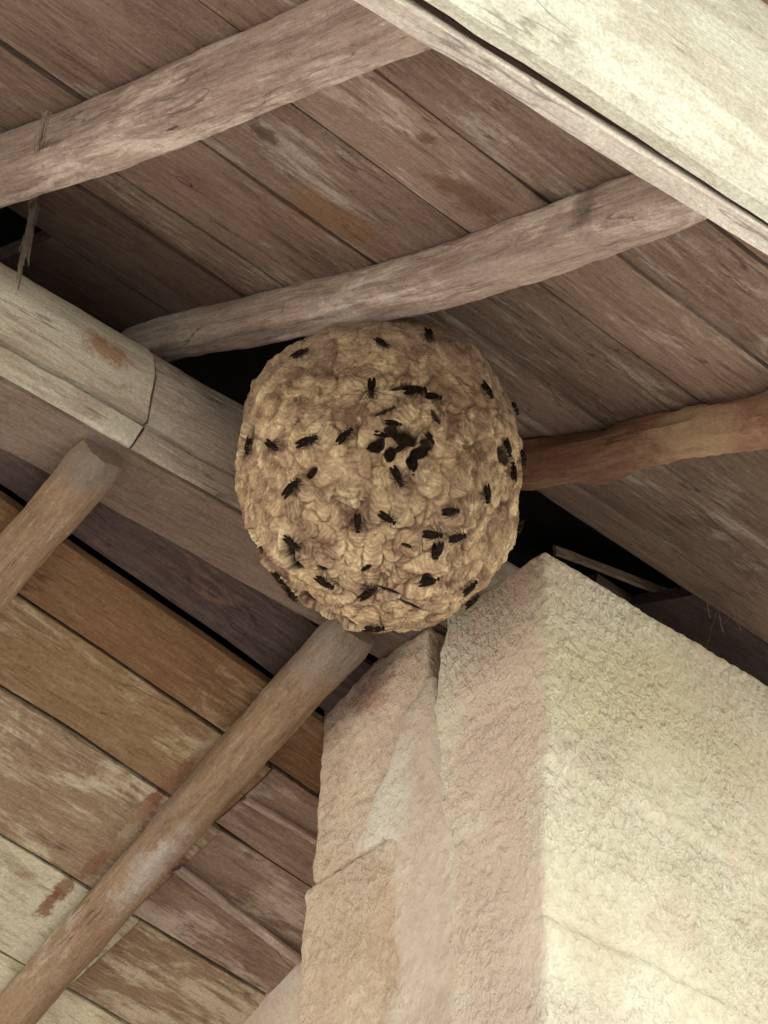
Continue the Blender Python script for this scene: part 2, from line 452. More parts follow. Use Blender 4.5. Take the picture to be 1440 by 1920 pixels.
hs = seam_y((110, 0), (290, 135), up_pt); h2 = seam_y((0, 75), (140, 195), up_pt)
yl = [hs - 0.14 * k for k in range(5, 0, -1)] + [hs, h2, h2 + 0.135, 2.02]
for i in range(len(yl) - 1):
    if yl[i + 1] - yl[i] > 0.02:
        board(-3.0, XJ - 0.003, yl[i], yl[i + 1], ZU, SU, M_UP, HD, 3.7 * i + 20, parent=up)
# short purplish boards closing the gap at the right, beyond the pillar
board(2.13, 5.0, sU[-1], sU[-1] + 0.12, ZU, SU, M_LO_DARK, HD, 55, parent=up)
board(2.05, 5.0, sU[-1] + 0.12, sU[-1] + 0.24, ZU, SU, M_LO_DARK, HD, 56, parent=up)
# knot in the board beside the first rafter
kp = up_pt(346, 337)
kv, kf = [], []
for r_, dz in ((1.0, -0.0005), (0.72, -0.0035), (0.35, -0.001), (0.0, -0.002)):
    for j in range(14):
        a = 2 * math.pi * j / 14
        q = Vector((math.cos(a) * 0.016 * r_, math.sin(a) * 0.0065 * r_, 0))
        kv.append(kp + Vector((q.x, q.y + q.x * HD, SU * (q.y + q.x * HD) + dz)))
for i in range(3):
    for j in range(14): kf.append((i * 14 + j, i * 14 + (j + 1) % 14, (i + 1) * 14 + (j + 1) % 14, (i + 1) * 14 + j))
mesh_obj('knot', kv, kf, plain('knot_wood', (0.09, 0.06, 0.055), 0.8, 0.2, 1, 0.6, 200), up)

HL = math.tan(math.radians(6.3))
def sl(a, b): return seam_y(a, b, lo_pt, HL)
sLw = [2.085 - HL * 0.0, sl((120, 1010), (500, 1280)), sl((60, 1110), (400, 1385)), (sl((0, 1303), (276, 1476)) + sl((409, 1540), (581, 1652))) / 2,
       (sl((0, 1557), (129, 1639)) + sl((241, 1725), (500, 1872))) / 2, sl((125, 1854), (232, 1920))]
print('lower seams', sLw)
lo = empty('boarded_lean_to_roof', (1.2, 2.8, 3.3))
tag(lo, 'underside of the lower roof beyond the wall plate, mixed orange, brown and flaking pale boards', 'roof')
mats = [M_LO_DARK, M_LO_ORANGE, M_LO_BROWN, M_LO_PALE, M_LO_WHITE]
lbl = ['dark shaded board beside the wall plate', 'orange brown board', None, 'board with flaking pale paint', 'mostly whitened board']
XJ2 = on_slope(330, 1560, ZL, SL).x + 0.04
ys2 = [2.045] + sLw[1:]
for i in range(len(ys2) - 1):
    if i < 2:
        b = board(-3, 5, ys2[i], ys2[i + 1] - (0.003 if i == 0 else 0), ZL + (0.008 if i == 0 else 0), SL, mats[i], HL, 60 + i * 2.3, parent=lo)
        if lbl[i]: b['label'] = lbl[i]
    else:
        b = board(-3, XJ2, ys2[i], ys2[i + 1], ZL, SL, mats[i], HL, 60 + i * 2.3, parent=lo)
        if lbl[i]: b['label'] = lbl[i]
        b = board(XJ2 + 0.003, 5, ys2[i], ys2[i + 1], ZL, SL, [0, 0, M_UP, M_UP, M_LO_PALE][i], HL, 80 + i * 2.3, parent=lo)
y = sLw[-1]
i = 0
while y < 5.2:
    board(-3, 5, y, y + 0.145, ZL, SL, (M_LO_WHITE, M_LO_PALE, M_LO_BROWN)[i % 3], HL, 100 + i, parent=lo); y += 0.145; i += 1
# narrow laths on the boards between the pole and the pillar
for (a, b, w_) in (((330, 1625), (560, 1800), 0.008), ((455, 1495), (590, 1575), 0.005)):
    A, B = lo_pt(*a), lo_pt(*b)
    nn = Vector((0, -SL, 1)).normalized()
    timber('lath', A - nn * 0.0075, B - nn * 0.0075, chamfer_rect(-w_, w_, 0, 0.0065, 0.001), M_RAFT, 14, 0.0008, 4, lo)

# outer covering: keeps daylight out of the gaps between the boards
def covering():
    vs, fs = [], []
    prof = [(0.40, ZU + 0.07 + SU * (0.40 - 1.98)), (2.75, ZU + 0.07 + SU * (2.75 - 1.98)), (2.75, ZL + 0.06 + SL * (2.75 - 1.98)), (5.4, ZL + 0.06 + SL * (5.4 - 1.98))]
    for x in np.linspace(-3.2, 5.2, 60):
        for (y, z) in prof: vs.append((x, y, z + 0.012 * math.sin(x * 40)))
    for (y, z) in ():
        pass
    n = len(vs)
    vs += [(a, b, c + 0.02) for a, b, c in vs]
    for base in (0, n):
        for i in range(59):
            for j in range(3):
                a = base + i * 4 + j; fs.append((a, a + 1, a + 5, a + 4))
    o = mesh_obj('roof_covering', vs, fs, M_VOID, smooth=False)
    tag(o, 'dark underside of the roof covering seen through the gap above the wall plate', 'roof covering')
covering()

# rafters of the upper roof
G1 = 'rafters under the upper roof slope'
def up_c(px, py, hz):                          # centre of a rafter of half depth hz below the boards
    return on_slope(px, py, ZU - hz * 1.06, SU)
def raft(pts, radii, **k):
    return pole('rafter', [up_c(p[0], p[1], r[1]) for p, r in zip(pts, radii)], radii, **k)
raft([(-120, 362), (0, 320), (200, 250), (400, 168), (620, 75), (800, 0), (900, -42)],
     [(0.028, 0.034), (0.029, 0.035), (0.030, 0.037), (0.031, 0.038), (0.031, 0.038), (0.031, 0.038), (0.031, 0.038)], mat=M_RAFT, seed=2, square=8,
     label='thick squared grey brown rafter across the upper left corner, cracked halfway', group=G1)
raft([(232, 652), (290, 640), (360, 625), (520, 591), (700, 553), (850, 513), (1000, 463), (1150, 408), (1290, 358), (1400, 312)],
     [(0.018, 0.022), (0.019, 0.024), (0.021, 0.025), (0.023, 0.027), (0.025, 0.029), (0.026, 0.031), (0.027, 0.032), (0.028, 0.032), (0.027, 0.031), (0.027, 0.03)], mat=M_RAFT, seed=5, square=7,
     label='bent pale grey rafter passing just above the wasp nest', group=G1)
raft([(930, 880), (1020, 869), (1130, 853), (1219, 828), (1330, 806), (1440, 785), (1600, 742), (1900, 660)],
     [(0.028, 0.028), (0.029, 0.028), (0.030, 0.028), (0.027, 0.027), (0.030, 0.030), (0.030, 0.029), (0.03, 0.03), (0.03, 0.03)], mat=M_RAFT_RED, seed=9, square=2.3,
     label='round reddish brown pole rafter to the right of the wasp nest', group=G1, bark=0.0035)
# poles of the lower roof
G2 = 'poles under the lower roof'
def lo_c(px, py, r): return on_slope(px, py, ZL - r * 1.05, SL)
R_ = 0.031
pole('roof_pole', [lo_c(p[0], p[1], R_) for p in ((196, 848), (144, 912), (0, 1073), (-300, 1420), (-700, 1880))], [(0.034, 0.031), (0.031, R_), (0.031, R_), (0.031, R_), (0.031, R_)],
     M_POLE, 12, 2.1, label='shorter round tan pole at the left edge, ending under the joint of the wall plate', group=G2)
pole('roof_pole', [lo_c(p[0], p[1], R_) for p in ((668, 1178), (548, 1304), (372, 1504), (200, 1702), (33, 1891), (-300, 2260), (-1300, 3380))], [(0.037, 0.033), (0.032, R_), (0.0305, R_), (0.031, R_), (0.031, R_), (0.031, R_), (0.031, R_)],
     M_POLE, 15, 2.1, label='long tan pole running from below the nest to the lower left corner', group=G2)

# wall plate: two stacked timbers, each in two lengths
G3 = 'timbers of the wall plate'
xj = on_y(280, 772, 1.98).x
xk = on_y(243, 845, 1.98).x
upper = [(0, 0.0), (0.105, 0.0), (0.105, 0.150), (0.036, 0.153), (0.020, 0.128), (0.004, 0.085)]
t = timber('wall_plate_timber', (-3, 1.980, 3.603), (xj - 0.0022, 1.980, 3.603), upper, M_PLATE, 260, 0.002, 3, wear=0.002, slant=0.08)
tag(t, 'pale upper timber of the wall plate with an orange scar, left of the joint', 'beam', G3)
t = timber('wall_plate_timber', (xj + 0.0015, 1.981, 3.603), (2.9, 1.981, 3.603), upper, M_PLATE_DK, 120, 0.002, 8, wear=0.002, slant=-0.08)
tag(t, 'grey upper timber of the wall plate running behind the wasp nest', 'beam', G3)
low = [(0.003, 0.006), (0.103, 0.006), (0.103, 0.045), (0.0, 0.045), (0, 0.010)]
t = timber('wall_plate_timber', (-3, 1.980, 3.549), (xk - 0.0022, 1.981, 3.549), low, M_PLATE, 260, 0.002, 13, slant=0.35)
tag(t, 'pale lower timber of the wall plate above the shorter pole end', 'beam', G3)
t = timber('wall_plate_timber', (xk + 0.0015, 1.982, 3.549), (2.9, 1.982, 3.549), low, M_PLATE_DK, 130, 0.002, 18, slant=-0.35)
tag(t, 'greyish lower timber of the wall plate left of and behind the wasp nest', 'beam', G3)

t = timber('underside_shade_board', (-3, 1.9835, 3.547), (2.9, 1.9835, 3.547), chamfer_rect(0.0, 0.103, 0.0, 0.0075, 0.001), wood('underside_shade_brown', (0.13, 0.092, 0.072), (0.215, 0.160, 0.128), (0.29, 0.225, 0.185), (0.36, 0.30, 0.26), 0.3), 260, 0.0012, 47)  # browner board added so the plate's underside looks shaded
tag(t, 'dull brown board added under the pale wall plate to carry its underside shade', 'board')
# eaves beam, top right
A, B = on_z(780, 0, 3.165), on_z(1440, 420, 3.165)
d = (B - A) / (B.x - A.x)
def along(P, d, x): return P + d * (x - P.x)
t = timber('eaves_beam', along(A, d, -3.0), along(A, d, 4.5),
           [(-0.016, 0.0), (-0.003, 0.0), (-0.003, 0.225), (-0.05, 0.225), (-0.050, 0.20), (-0.048, 0.10), (-0.040, 0.045), (-0.028, 0.012)], M_BEAM, 300, 0.003, 21, wear=0.003)
tag(t, 'broad whitish eaves beam crossing the upper right corner', 'beam')
A2, B2 = on_z(690, 0, 3.165), on_z(1440, 480, 3.165)
w2 = ((A2 + B2) / 2 - (A + B) / 2); w2 = abs(w2.y - d.y * w2.x)
t = timber('eaves_batten', along(A, d, -3.0), along(A, d, 4.5), chamfer_rect(0.0055, w2 + 0.0025, -0.002, 0.20, 0.0015), M_BEAM2, 300, 0.0018, 25, wear=0.002)
tag(t, 'narrow pinkish grey batten fixed behind the whitish eaves beam', 'batten')
lt = timber('gap_shade_filler', along(A, d, -2.9), along(A, d, 4.4), chamfer_rect(-0.0015, 0.0045, 0.0045, 0.19, 0.001), wood('bark_and_gap_shade', (0.03, 0.016, 0.012), (0.055, 0.030, 0.022), (0.10, 0.06, 0.045), (0.4, 0.3, 0.22), 0.1), 200, 0.002, 27)  # added strip; its dark bark colour also supplies the shadow in the gap
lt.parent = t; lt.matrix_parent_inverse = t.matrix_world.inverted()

# loose slat in the dark gap right of the pillar head
A, B = on_y(1040, 1030, 2.02), on_y(1345, 1150, 2.02)
t = timber('loose_slat', A, B, chamfer_rect(-0.003, 0.003, -0.008, 0.008, 0.002), M_UP_DK, 20, 0.001, 31)
tag(t, 'thin loose slat lying in the dark gap behind the pillar head', 'slat')

# ------------------------------------------------------------------ masonry pillar
XP, YP, ZT = 1.677, 1.773, 3.541
M_ST_R = stone('plastered_stone', ((0.54, 0.50, 0.385), (0.67, 0.64, 0.52), (0.79, 0.785, 0.68)), green=(0.64, 0.64, 0.48), pink=(0.64, 0.54, 0.45), bump=1.0,
               stains=[(on_x(900, 1120, XP), (0.03, 0.08, 0.035), (0.34, 0.33, 0.20), 0.7, 20), (on_x(930, 1650, XP), (0.006, 0.10, 0.5), (0.62, 0.50, 0.43), 0.7, 14), (on_y(1200, 1300, YP), (0.16, 0.02, 0.09), (0.64, 0.60, 0.43), 0.7, 9)])
M_ST_L = stone('tan_stone', ((0.42, 0.315, 0.235), (0.57, 0.455, 0.355), (0.70, 0.61, 0.51)), pink=(0.60, 0.46, 0.40), bump=1.0,
               stains=[(on_x(690, 1300, XP), (0.03, 0.03, 0.035), (0.40, 0.24, 0.20), 0.6, 25)])
M_MORT = stone('smeared_mortar', ((0.48, 0.40, 0.34), (0.58, 0.50, 0.43), (0.68, 0.62, 0.54)), pink=(0.58, 0.47, 0.42), bump=0.6, scale=0.9,
               stains=[(on_x(725, 1500, XP), (0.03, 0.035, 0.07), (0.66, 0.64, 0.58), 0.6, 25)])

def rough_block(name, x0, x1, y0, y1, z0, z1, res, amp, mat, parent, seed, rnd=0.010, shape=None):
    """block with rounded, worn edges; res = grid step"""
    nx, ny, nzz = (max(2, int((b - a) / res)) for a, b in ((x0, x1), (y0, y1), (z0, z1)))
    bm = bmesh.new(); vm = {}
    def V(i, j, k):
        key = (i, j, k)
        if key not in vm:
            p = Vector((x0 + (x1 - x0) * i / nx, y0 + (y1 - y0) * j / ny, z0 + (z1 - z0) * k / nzz))
            c = Vector((min(max(p.x, x0 + rnd), x1 - rnd), min(max(p.y, y0 + rnd), y1 - rnd), min(max(p.z, z0 + rnd), z1 - rnd)))
            dv = p - c
            if dv.length > 1e-6:
                n_ = dv.normalized(); p = c + n_ * rnd
            else: n_ = Vector((0, 0, 0))
            a = amp * (nz(p, 9, seed) * 0.9 + nz((p.x + p.z * 0.3, p.y + p.z * 0.3, p.z * 0.7), 80, seed, 2) * 0.6)
            a *= 0.35 + 0.65 * min(1.0, abs(nz((0, 0, p.z + p.x * 0.1), 4.5, seed + 1)) * 4)
            p = p + n_ * a
            if shape: p = shape(p)
            vm[key] = bm.verts.new(p)
        return vm[key]
    def quad(a, b, c, d): bm.faces.new((a, b, c, d))
    for i in range(nx):
        for j in range(ny):
            for k in (0, nzz): quad(V(i, j, k), V(i + 1, j, k), V(i + 1, j + 1, k), V(i, j + 1, k))
    for i in range(nx):
        for k in range(nzz):
            for j in (0, ny): quad(V(i, j, k), V(i + 1, j, k), V(i + 1, j, k + 1), V(i, j, k + 1))
    for j in range(ny):
        for k in range(nzz):
            for i in (0, nx): quad(V(i, j, k), V(i, j + 1, k), V(i, j + 1, k + 1), V(i, j, k + 1))
    bmesh.ops.recalc_face_normals(bm, faces=bm.faces)
    me = bpy.data.meshes.new(name); bm.to_mesh(me); bm.free()
    me.polygons.foreach_set('use_smooth', [True] * len(me.polygons))
    me.materials.append(mat)
    o = bpy.data.objects.new(name, me); COL.objects.link(o); o.parent = parent
    o.matrix_parent_inverse = Matrix.Translation(-Vector(parent.location))
    return o
pil = empty('stone_pillar', (XP, YP, 0.0))
tag(pil, 'rough plastered stone pillar carrying the wall plate below the wasp nest', 'pillar')
yg = on_x(812, 1250, XP).y                      # the open joint in the left face
zj1, zj2 = on_y(1040, 1425, YP).z, on_y(1060, 1740, YP).z
def sh_front(p):
    # faint joints between the blocks under the plaster
    for zj, s_ in ((zj1, 1), (zj2, -1)):
        zz_ = zj + 0.012 * nz((p.x, p.y, 0), 6, 2)
        t = (p.z - zz_) / 0.006
        step_ = 0.0030 * s_ * math.tanh(t) * math.exp(-abs(p.z - zz_) / 0.05)
        if p.y < YP + 0.02: p = p + Vector((0, -step_ - 0.002 * math.exp(-t * t), 0))
    # worn top edge and a shallow open joint towards the rear stones
    if p.z > ZT - 0.16 and p.y > yg - 0.03:
        t = (p.z - (ZT - 0.16)) / 0.16
        p = p + Vector((0, -0.030 * max(0, t - 0.15) * (1 + 0.5 * nz(p, 30, 3)) * (p.y - (yg - 0.03)) / 0.03, 0))
    return p
rough_block('stone_block', XP, 2.40, YP, yg - 0.001, 2.62, ZT, 0.0045, 0.0034, M_ST_R, pil, 4, 0.007, sh_front)
rough_block('stone_block', XP + 0.002, 2.40, YP + 0.001, yg - 0.002, -0.1, 2.615, 0.08, 0.003, M_ST_R, pil, 6, 0.008)
zs = on_x(585, 1655, XP).z                     # joint between upper and lower rear stones
yr = 2.200
def sh_rear(p):
    # chipped shoulder on the rear top edge
    if p.z > 3.44 and p.y < yg + 0.03:
        p = p + Vector((0, 0.012 * min(1, (p.z - 3.44) / 0.05) * (1 - (p.y - yg) / 0.03), 0))
    if p.z > 3.47 and p.y > 2.03:
        cut = 3.548 - max(0.0, (p.y - 2.115)) * 0.18 - max(0.0, nz((0, p.y, 0), 26, 5)) * 0.015
        f = min(1.0, (p.z - 3.47) / 0.075)
        p = Vector((p.x, p.y, p.z + (cut - 3.545) * f))
    return p
rough_block('stone_block', XP + 0.003, 2.20, yg + 0.001, yr - 0.004, zs + 0.0015, 3.545, 0.006, 0.0036, M_ST_L, pil, 11, 0.006, sh_rear)
rough_block('stone_block', XP + 0.001, 2.20, yg + 0.001, yr + 0.010, 2.62, zs - 0.0015, 0.006, 0.0034, M_ST_L, pil, 14, 0.006)
rough_block('stone_block', XP + 0.002, 2.20, yg + 0.001, yr + 0.008, -0.1, 2.615, 0.08, 0.003, M_ST_L, pil, 16, 0.008)
def mortar():
    out = [(806, 1270), (790, 1296), (764, 1330), (748, 1380), (728, 1440), (712, 1475), (692, 1520), (676, 1560), (664, 1578), (668, 1592), (690, 1586), (722, 1562), (744, 1580), (736, 1630),
           (744, 1690), (738, 1740), (752, 1790), (742, 1850), (722, 1900), (716, 1990), (720, 2200),
           (860, 2200), (862, 1990), (850, 1900), (858, 1830), (842, 1760), (858, 1690), (838, 1620), (846, 1560), (828, 1490), (832, 1430), (818, 1370), (812, 1310)]
    poly = [(p.y, p.z) for p in (on_x(a, b, XP) for a, b in out)]
    def inside(y, z):
        c = False; n = len(poly)
        for i in range(n):
            (y1_, z1_), (y2_, z2_) = poly[i], poly[(i + 1) % n]
            if (z1_ > z) != (z2_ > z) and y < (y2_ - y1_) * (z - z1_) / (z2_ - z1_) + y1_: c = not c
        return c
    def dist(y, z):
        best = 9
        for i in range(len(poly)):
            a = Vector(poly[i]); b = Vector(poly[(i + 1) % len(poly)]); q = Vector((y, z))
            t = max(0, min(1, (q - a).dot(b - a) / (b - a).length_squared)); best = min(best, (a + (b - a) * t - q).length)
        return best
    st = 0.004; ysn = np.arange(min(p[0] for p in poly) - st, max(p[0] for p in poly) + st, st); zsn = np.arange(2.72, max(p[1] for p in poly) + st, st)
    bm = bmesh.new(); vm = {}
    def V(i, j):
        if (i, j) not in vm:
            y, z = ysn[i], zsn[j]
            wy, wz_ = y + nz((1, y, z), 60, 2) * 0.0018, z + nz((2, y, z), 60, 2) * 0.0018
            e = dist(wy, wz_) if inside(wy, wz_) else -dist(wy, wz_)
            h = 0.0032 * min(1, max(-1.2, e / 0.007)) + nz((0, y, z), 16, 3) * 0.0012 + nz((0, y, z), 70, 3) * 0.0008
            vm[(i, j)] = bm.verts.new((XP + 0.0005 - h, y, z))
        return vm[(i, j)]
    for i in range(len(ysn) - 1):
        for j in range(len(zsn) - 1):
            if inside(ysn[i] + st / 2, zsn[j] + st / 2) or dist(ysn[i], zsn[j]) < 0.006:
                bm.faces.new((V(i, j), V(i + 1, j), V(i + 1, j + 1), V(i, j + 1)))
    g = bmesh.ops.extrude_face_region(bm, geom=list(bm.faces))
    for v in g['geom']:
        if isinstance(v, bmesh.types.BMVert): v.co.x = XP + 0.02
    bmesh.ops.recalc_face_normals(bm, faces=bm.faces)
    me = bpy.data.meshes.new('mortar'); bm.to_mesh(me); bm.free()
    me.polygons.foreach_set('use_smooth', [True] * len(me.polygons)); me.materials.append(M_MORT)
    o = bpy.data.objects.new('mortar', me); COL.objects.link(o); o.parent = pil
    o.matrix_parent_inverse = Matrix.Translation(-Vector(pil.location))
mortar()

# wall behind the pillar, under the lower roof
xw = (lo_pt(500, 1872).x + lo_pt(555, 1812).x) / 2
def wall_top(y): return ZL + SL * (y - 1.98) + 0.01
vs = [(xw, 2.25, -0.05), (xw, 5.2, -0.05), (xw, 5.2, wall_top(5.2)), (xw, 2.25, wall_top(2.25))]
vs += [(x + 0.2, y, z) for x, y, z in vs]
o = mesh_obj('plastered_wall', vs, [(0, 1, 2, 3), (4, 5, 6, 7), (0, 1, 5, 4), (1, 2, 6, 5), (2, 3, 7, 6), (3, 0, 4, 7)], M_MORT, smooth=False)
tag(o, 'pale plastered wall behind the stone pillar at the bottom edge', 'wall')

# ------------------------------------------------------------------ the nest
NC = CAM + ray(717, 898).normalized() * 3.05
RA, RC = 0.161, 0.1825
def nest():
    nu, nv = 560, 380
    U = np.linspace(0, 2 * np.pi, nu, endpoint=False); Vv = np.linspace(0.012, np.pi - 0.012, nv)
    uu, vv = np.meshgrid(U, Vv)
    D = np.stack([np.sin(vv) * np.cos(uu), np.sin(vv) * np.sin(uu), np.cos(vv)], -1).reshape(-1, 3)   # +z top
    # overall form: slightly lumpy egg, narrower below
    zz = D[:, 2]
    k = 1.0 + 0.025 * np.sin(3 * np.arctan2(D[:, 1], D[:, 0]) + 1) * (1 - zz ** 2) - 0.045 * np.clip(-zz, 0, 1) ** 2
    ex_ = np.where(D[:, 2] > 0, 3.1, 2.45)
    sq = (np.sqrt(D[:, 0] ** 2 + D[:, 1] ** 2) ** ex_ + np.abs(D[:, 2]) ** ex_) ** (-1 / ex_)
    k = k * (0.25 + 0.75 * sq) * (1 - 0.03 * np.abs(D[:, 2]))
    k = k * (1 + np.array([noise.noise(Vector(d * 2.3 + np.array([4., 1., 7.]))) for d in D]) * 0.05)
    for dv_, am, wd in ((-right * 0.80 - down * 0.60, 0.10, 0.09), (right * 0.95 - down * 0.25, 0.03, 0.1), (-right * 0.75 + down * 0.65, -0.03, 0.08)):
        k = k * (1 + am * np.exp((D @ np.array(dv_.normalized()) - 1) / wd))
    P = D * np.array([RA, RA, RC]) * k[:, None]
    # scallops: overlapping paper shells, each laid over the one below, with curved growth ridges
    rng = np.random.RandomState(3)
    H = np.zeros(len(P)); T = np.full(len(P), 0.5); B = P[:, 2] * 900; E_ = np.zeros(len(P))
    n = 980
    ga = np.pi * (3 - np.sqrt(5))
    zs_ = 1 - 2 * (np.arange(n) + 0.5) / n
    order = np.argsort(zs_ + rng.normal(0, 0.10, n))
    warp = np.array([(noise.noise(Vector(p * 38)), noise.noise(Vector(p * 38 + 9))) for p in P]) * 0.0045
    for i in order:
        z = zs_[i]; a = i * ga
        c = np.array([np.sqrt(1 - z * z) * np.cos(a), np.sqrt(1 - z * z) * np.sin(a), z]) + rng.normal(0, 0.045, 3)
        c /= np.linalg.norm(c)
        cp = c * np.array([RA, RA, RC])
        dv = P - cp
        up_ = np.array([0, 0, 1.0]) - c * c[2]; nu_ = np.linalg.norm(up_)
        up_ = up_ / nu_ if nu_ > 0.05 else np.array([1., 0, 0])
        th = rng.normal(0, 0.75)
        sd_ = np.cross(c, up_)
        u2 = up_ * np.cos(th) + sd_ * np.sin(th); s2 = np.cross(c, u2)
        a_ = dv @ s2 * 1.0 + warp[:, 0] * 1.3; b_ = dv @ u2 + warp[:, 1] * 1.3
        amp = 1.0 if z < 0.25 else (0.6 if z < 0.6 else 0.4)
        r = rng.uniform(0.0075, 0.0165); rl = r * rng.uniform(0.9, 2.3)
        dd = np.sqrt((a_ / r) ** 2 + (b_ / rl) ** 2)
        m = (dd < 1) & (np.abs(dv @ c) < 0.03)
        lip = np.clip(-b_ / rl, -1, 1)
        Rr = np.sqrt(a_ ** 2 + (b_ - rl * 0.8) ** 2)
        t_ = np.clip((1 - dd) / 0.75, 0, 1)
        h = amp * (0.0030 * (0.5 + 0.5 * lip) ** 1.5 * np.clip((1 - dd) / 0.08, 0, 1) + 0.0022 * np.sqrt(t_)) 
        keep = np.clip(0.5 - 0.8 * lip, 0, 1) * 0.6
        newH = h + keep * H
        rise = m & (newH > H * 0.55)
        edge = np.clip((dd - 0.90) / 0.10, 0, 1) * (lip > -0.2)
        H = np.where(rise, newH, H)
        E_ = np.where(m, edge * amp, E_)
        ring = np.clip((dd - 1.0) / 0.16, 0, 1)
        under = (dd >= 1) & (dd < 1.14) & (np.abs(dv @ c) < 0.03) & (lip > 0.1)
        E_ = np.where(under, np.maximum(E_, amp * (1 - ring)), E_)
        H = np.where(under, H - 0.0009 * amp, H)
        B = np.where(rise, Rr * 1500 + rng.uniform(0, 6), B)
        T = np.where(rise, 0.35 * T + 0.65 * rng.uniform(0, 1), T)
    H = np.clip(H, -0.003, 0.012) * 1.45
    wn = np.array([(noise.noise(Vector(p * 95)), noise.noise(Vector(p * 40 + 5))) for p in P])
    B = B * 0.75 + wn[:, 0] * 4.5
    H += 0.00085 * np.sin(B) * np.clip(0.9 - 0.6 * D[:, 2], 0.3, 1) * np.clip(0.5 + 1.6 * wn[:, 1], 0, 1.3)
    hole_c = None
    vs = P.copy()
    nrm = D / np.linalg.norm(D * np.array([RA, RA, RC]), axis=1)[:, None]
    nrm = D / np.array([RA, RA, RC]); nrm /= np.linalg.norm(nrm, axis=1)[:, None]
    vs += nrm * H[:, None]
    # fine wrinkles
    fine = np.array([noise.fractal(Vector((p[0] * 60, p[1] * 60, p[2] * 42)), 0.7, 2.2, 3) for p in P]) * 0.0028
    low = np.array([noise.noise(Vector(p * 11 + 3)) for p in P]) * 0.004
    vs += nrm * (fine + low)[:, None]
    C = np.array(NC)
    # entrance and slits: project each vertex to the photo and sink the ones inside the openings
    W = vs + C
    q = (W - np.array(CAM)) @ RW.T
    front = (nrm @ (np.array(CAM) - C)) > 0
    px = q[:, 0] / q[:, 2] * F + 720; py = q[:, 1] / q[:, 2] * F + 960
    wob = np.array([noise.noise(Vector(p * 90)) for p in P])
    dark = np.zeros(len(P)); unsunk = vs.copy()
    def sink(cx, cy, a, b, ang, depth, lip=0.0):
        ca, sa = math.cos(math.radians(ang)), math.sin(math.radians(ang))
        x = (px - cx) * ca + (py - cy) * sa; y = -(px - cx) * sa + (py - cy) * ca
        e = np.sqrt((x / a) ** 2 + (y / b) ** 2) + wob * 0.25
        f = np.clip((1.15 - e) / 0.45, 0, 1); f = f * f * (3 - 2 * f) * front
        vs[:] -= nrm * (f * depth)[:, None]
        g = np.exp(-((e - 1.35) / 0.22) ** 2) * front
        vs[:] += nrm * (g * lip)[:, None]
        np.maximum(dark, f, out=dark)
    Z = lambda X, Y: (420 + X / 2.4, 580 + Y / 2.4)
    for (X, Y, a, b, ang, dp, lip) in (
            (815, 565, 78, 42, 22, 0.034, 0.001), (690, 605, 42, 30, -35, 0.016, 0.001), (755, 530, 40, 20, -10, 0.012, 0.001), (915, 600, 36, 26, 40, 0.014, 0.001), (845, 690, 34, 22, 70, 0.012, 0.001), (750, 650, 26, 34, 20, 0.013, 0.001), (880, 640, 46, 28, -30, 0.014, 0.001),
            (104, 580, 85, 26, -76, 0.020, 0.001), (290, 1085, 68, 27, 78, 0.020, 0.002), (318, 1150, 48, 22, 35, 0.017, 0.001),
            (400, 1335, 80, 30, 45, 0.020, 0.001), (490, 1395, 90, 26, 16, 0.020, 0.001), (135, 1050, 85, 22, 66, 0.016, 0),
            (800, 345, 55, 14, -15, 0.008, 0.001), (730, 455, 62, 9, -24, 0.005, 0.003), (390, 735, 36, 22, -45, 0.010, 0.002),
            (955, 480, 45, 12, 62, 0.007, 0.001), (820, 1065, 28, 10, 20, 0.006, 0), (735, 1265, 70, 10, 20, 0.006, 0.001), (555, 1420, 50, 12, 10, 0.012, 0),
            (950, 1090, 45, 14, 90, 0.008, 0), (915, 1225, 38, 26, 90, 0.010, 0), (640, 1170, 30, 12, -30, 0.008, 0), (1265, 660, 48, 30, 60, 0.009, 0),
            (835, 1330, 60, 10, 25, 0.006, 0.001), (440, 1165, 30, 8, 15, 0.005, 0)):
        cx, cy = Z(X, Y); sink(cx, cy, a / 2.4, b / 2.4, ang, dp, lip)
    W = vs + C
    verts = [tuple(v) for v in W]
    fs = []
    for i in range(nv - 1):
        for j in range(nu):
            a = i * nu + j; b = i * nu + (j + 1) % nu
            fs.append((a, a + nu, b + nu, b))
    verts.append(tuple(C + np.array([0, 0, RC]))); verts.append(tuple(C - np.array([0, 0, RC * 0.955])))
    for j in range(nu):
        fs.append((j, (j + 1) % nu, len(verts) - 2)); fs.append(((nv - 1) * nu + j, len(verts) - 1, (nv - 1) * nu + (j + 1) % nu))
    me = bpy.data.meshes.new('wasp_nest'); me.from_pydata([tuple(Vector(v) - NC) for v in verts], [], fs); me.update()
    me.polygons.foreach_set('use_smooth', [True] * len(me.polygons))
    for nm, arr in (('band', B), ('tone', T), ('cavity', dark), ('edge', E_)):
        at = me.attributes.new(nm, 'FLOAT', 'POINT'); at.data.foreach_set('value', np.append(arr, [0, 0]).astype(np.float32))
    nb = NB('nest_paper', 0.8, 0.2)
    p = nb.n('ShaderNodeTexCoord').outputs['Object']
    def attr(nm):
        x = nb.n('ShaderNodeAttribute'); x.attribute_name = nm; return x.outputs['Fac']
    band = nb.math('ADD', nb.math('MULTIPLY', attr('band'), 1.0), nb.math('MULTIPLY', nb.noise(p, 60, 4, 0.6), 2.0))
    s_ = nb.math('MULTIPLY_ADD', nb.math('SINE', band), 0.5, 0.5)
    f = nb.math('ADD', nb.math('MULTIPLY', s_, 0.05), nb.math('MULTIPLY', attr('tone'), 0.12))
    f = nb.math('ADD', f, nb.math('MULTIPLY', nb.noise(p, 26, 6, 0.7, 0.5), 0.62))
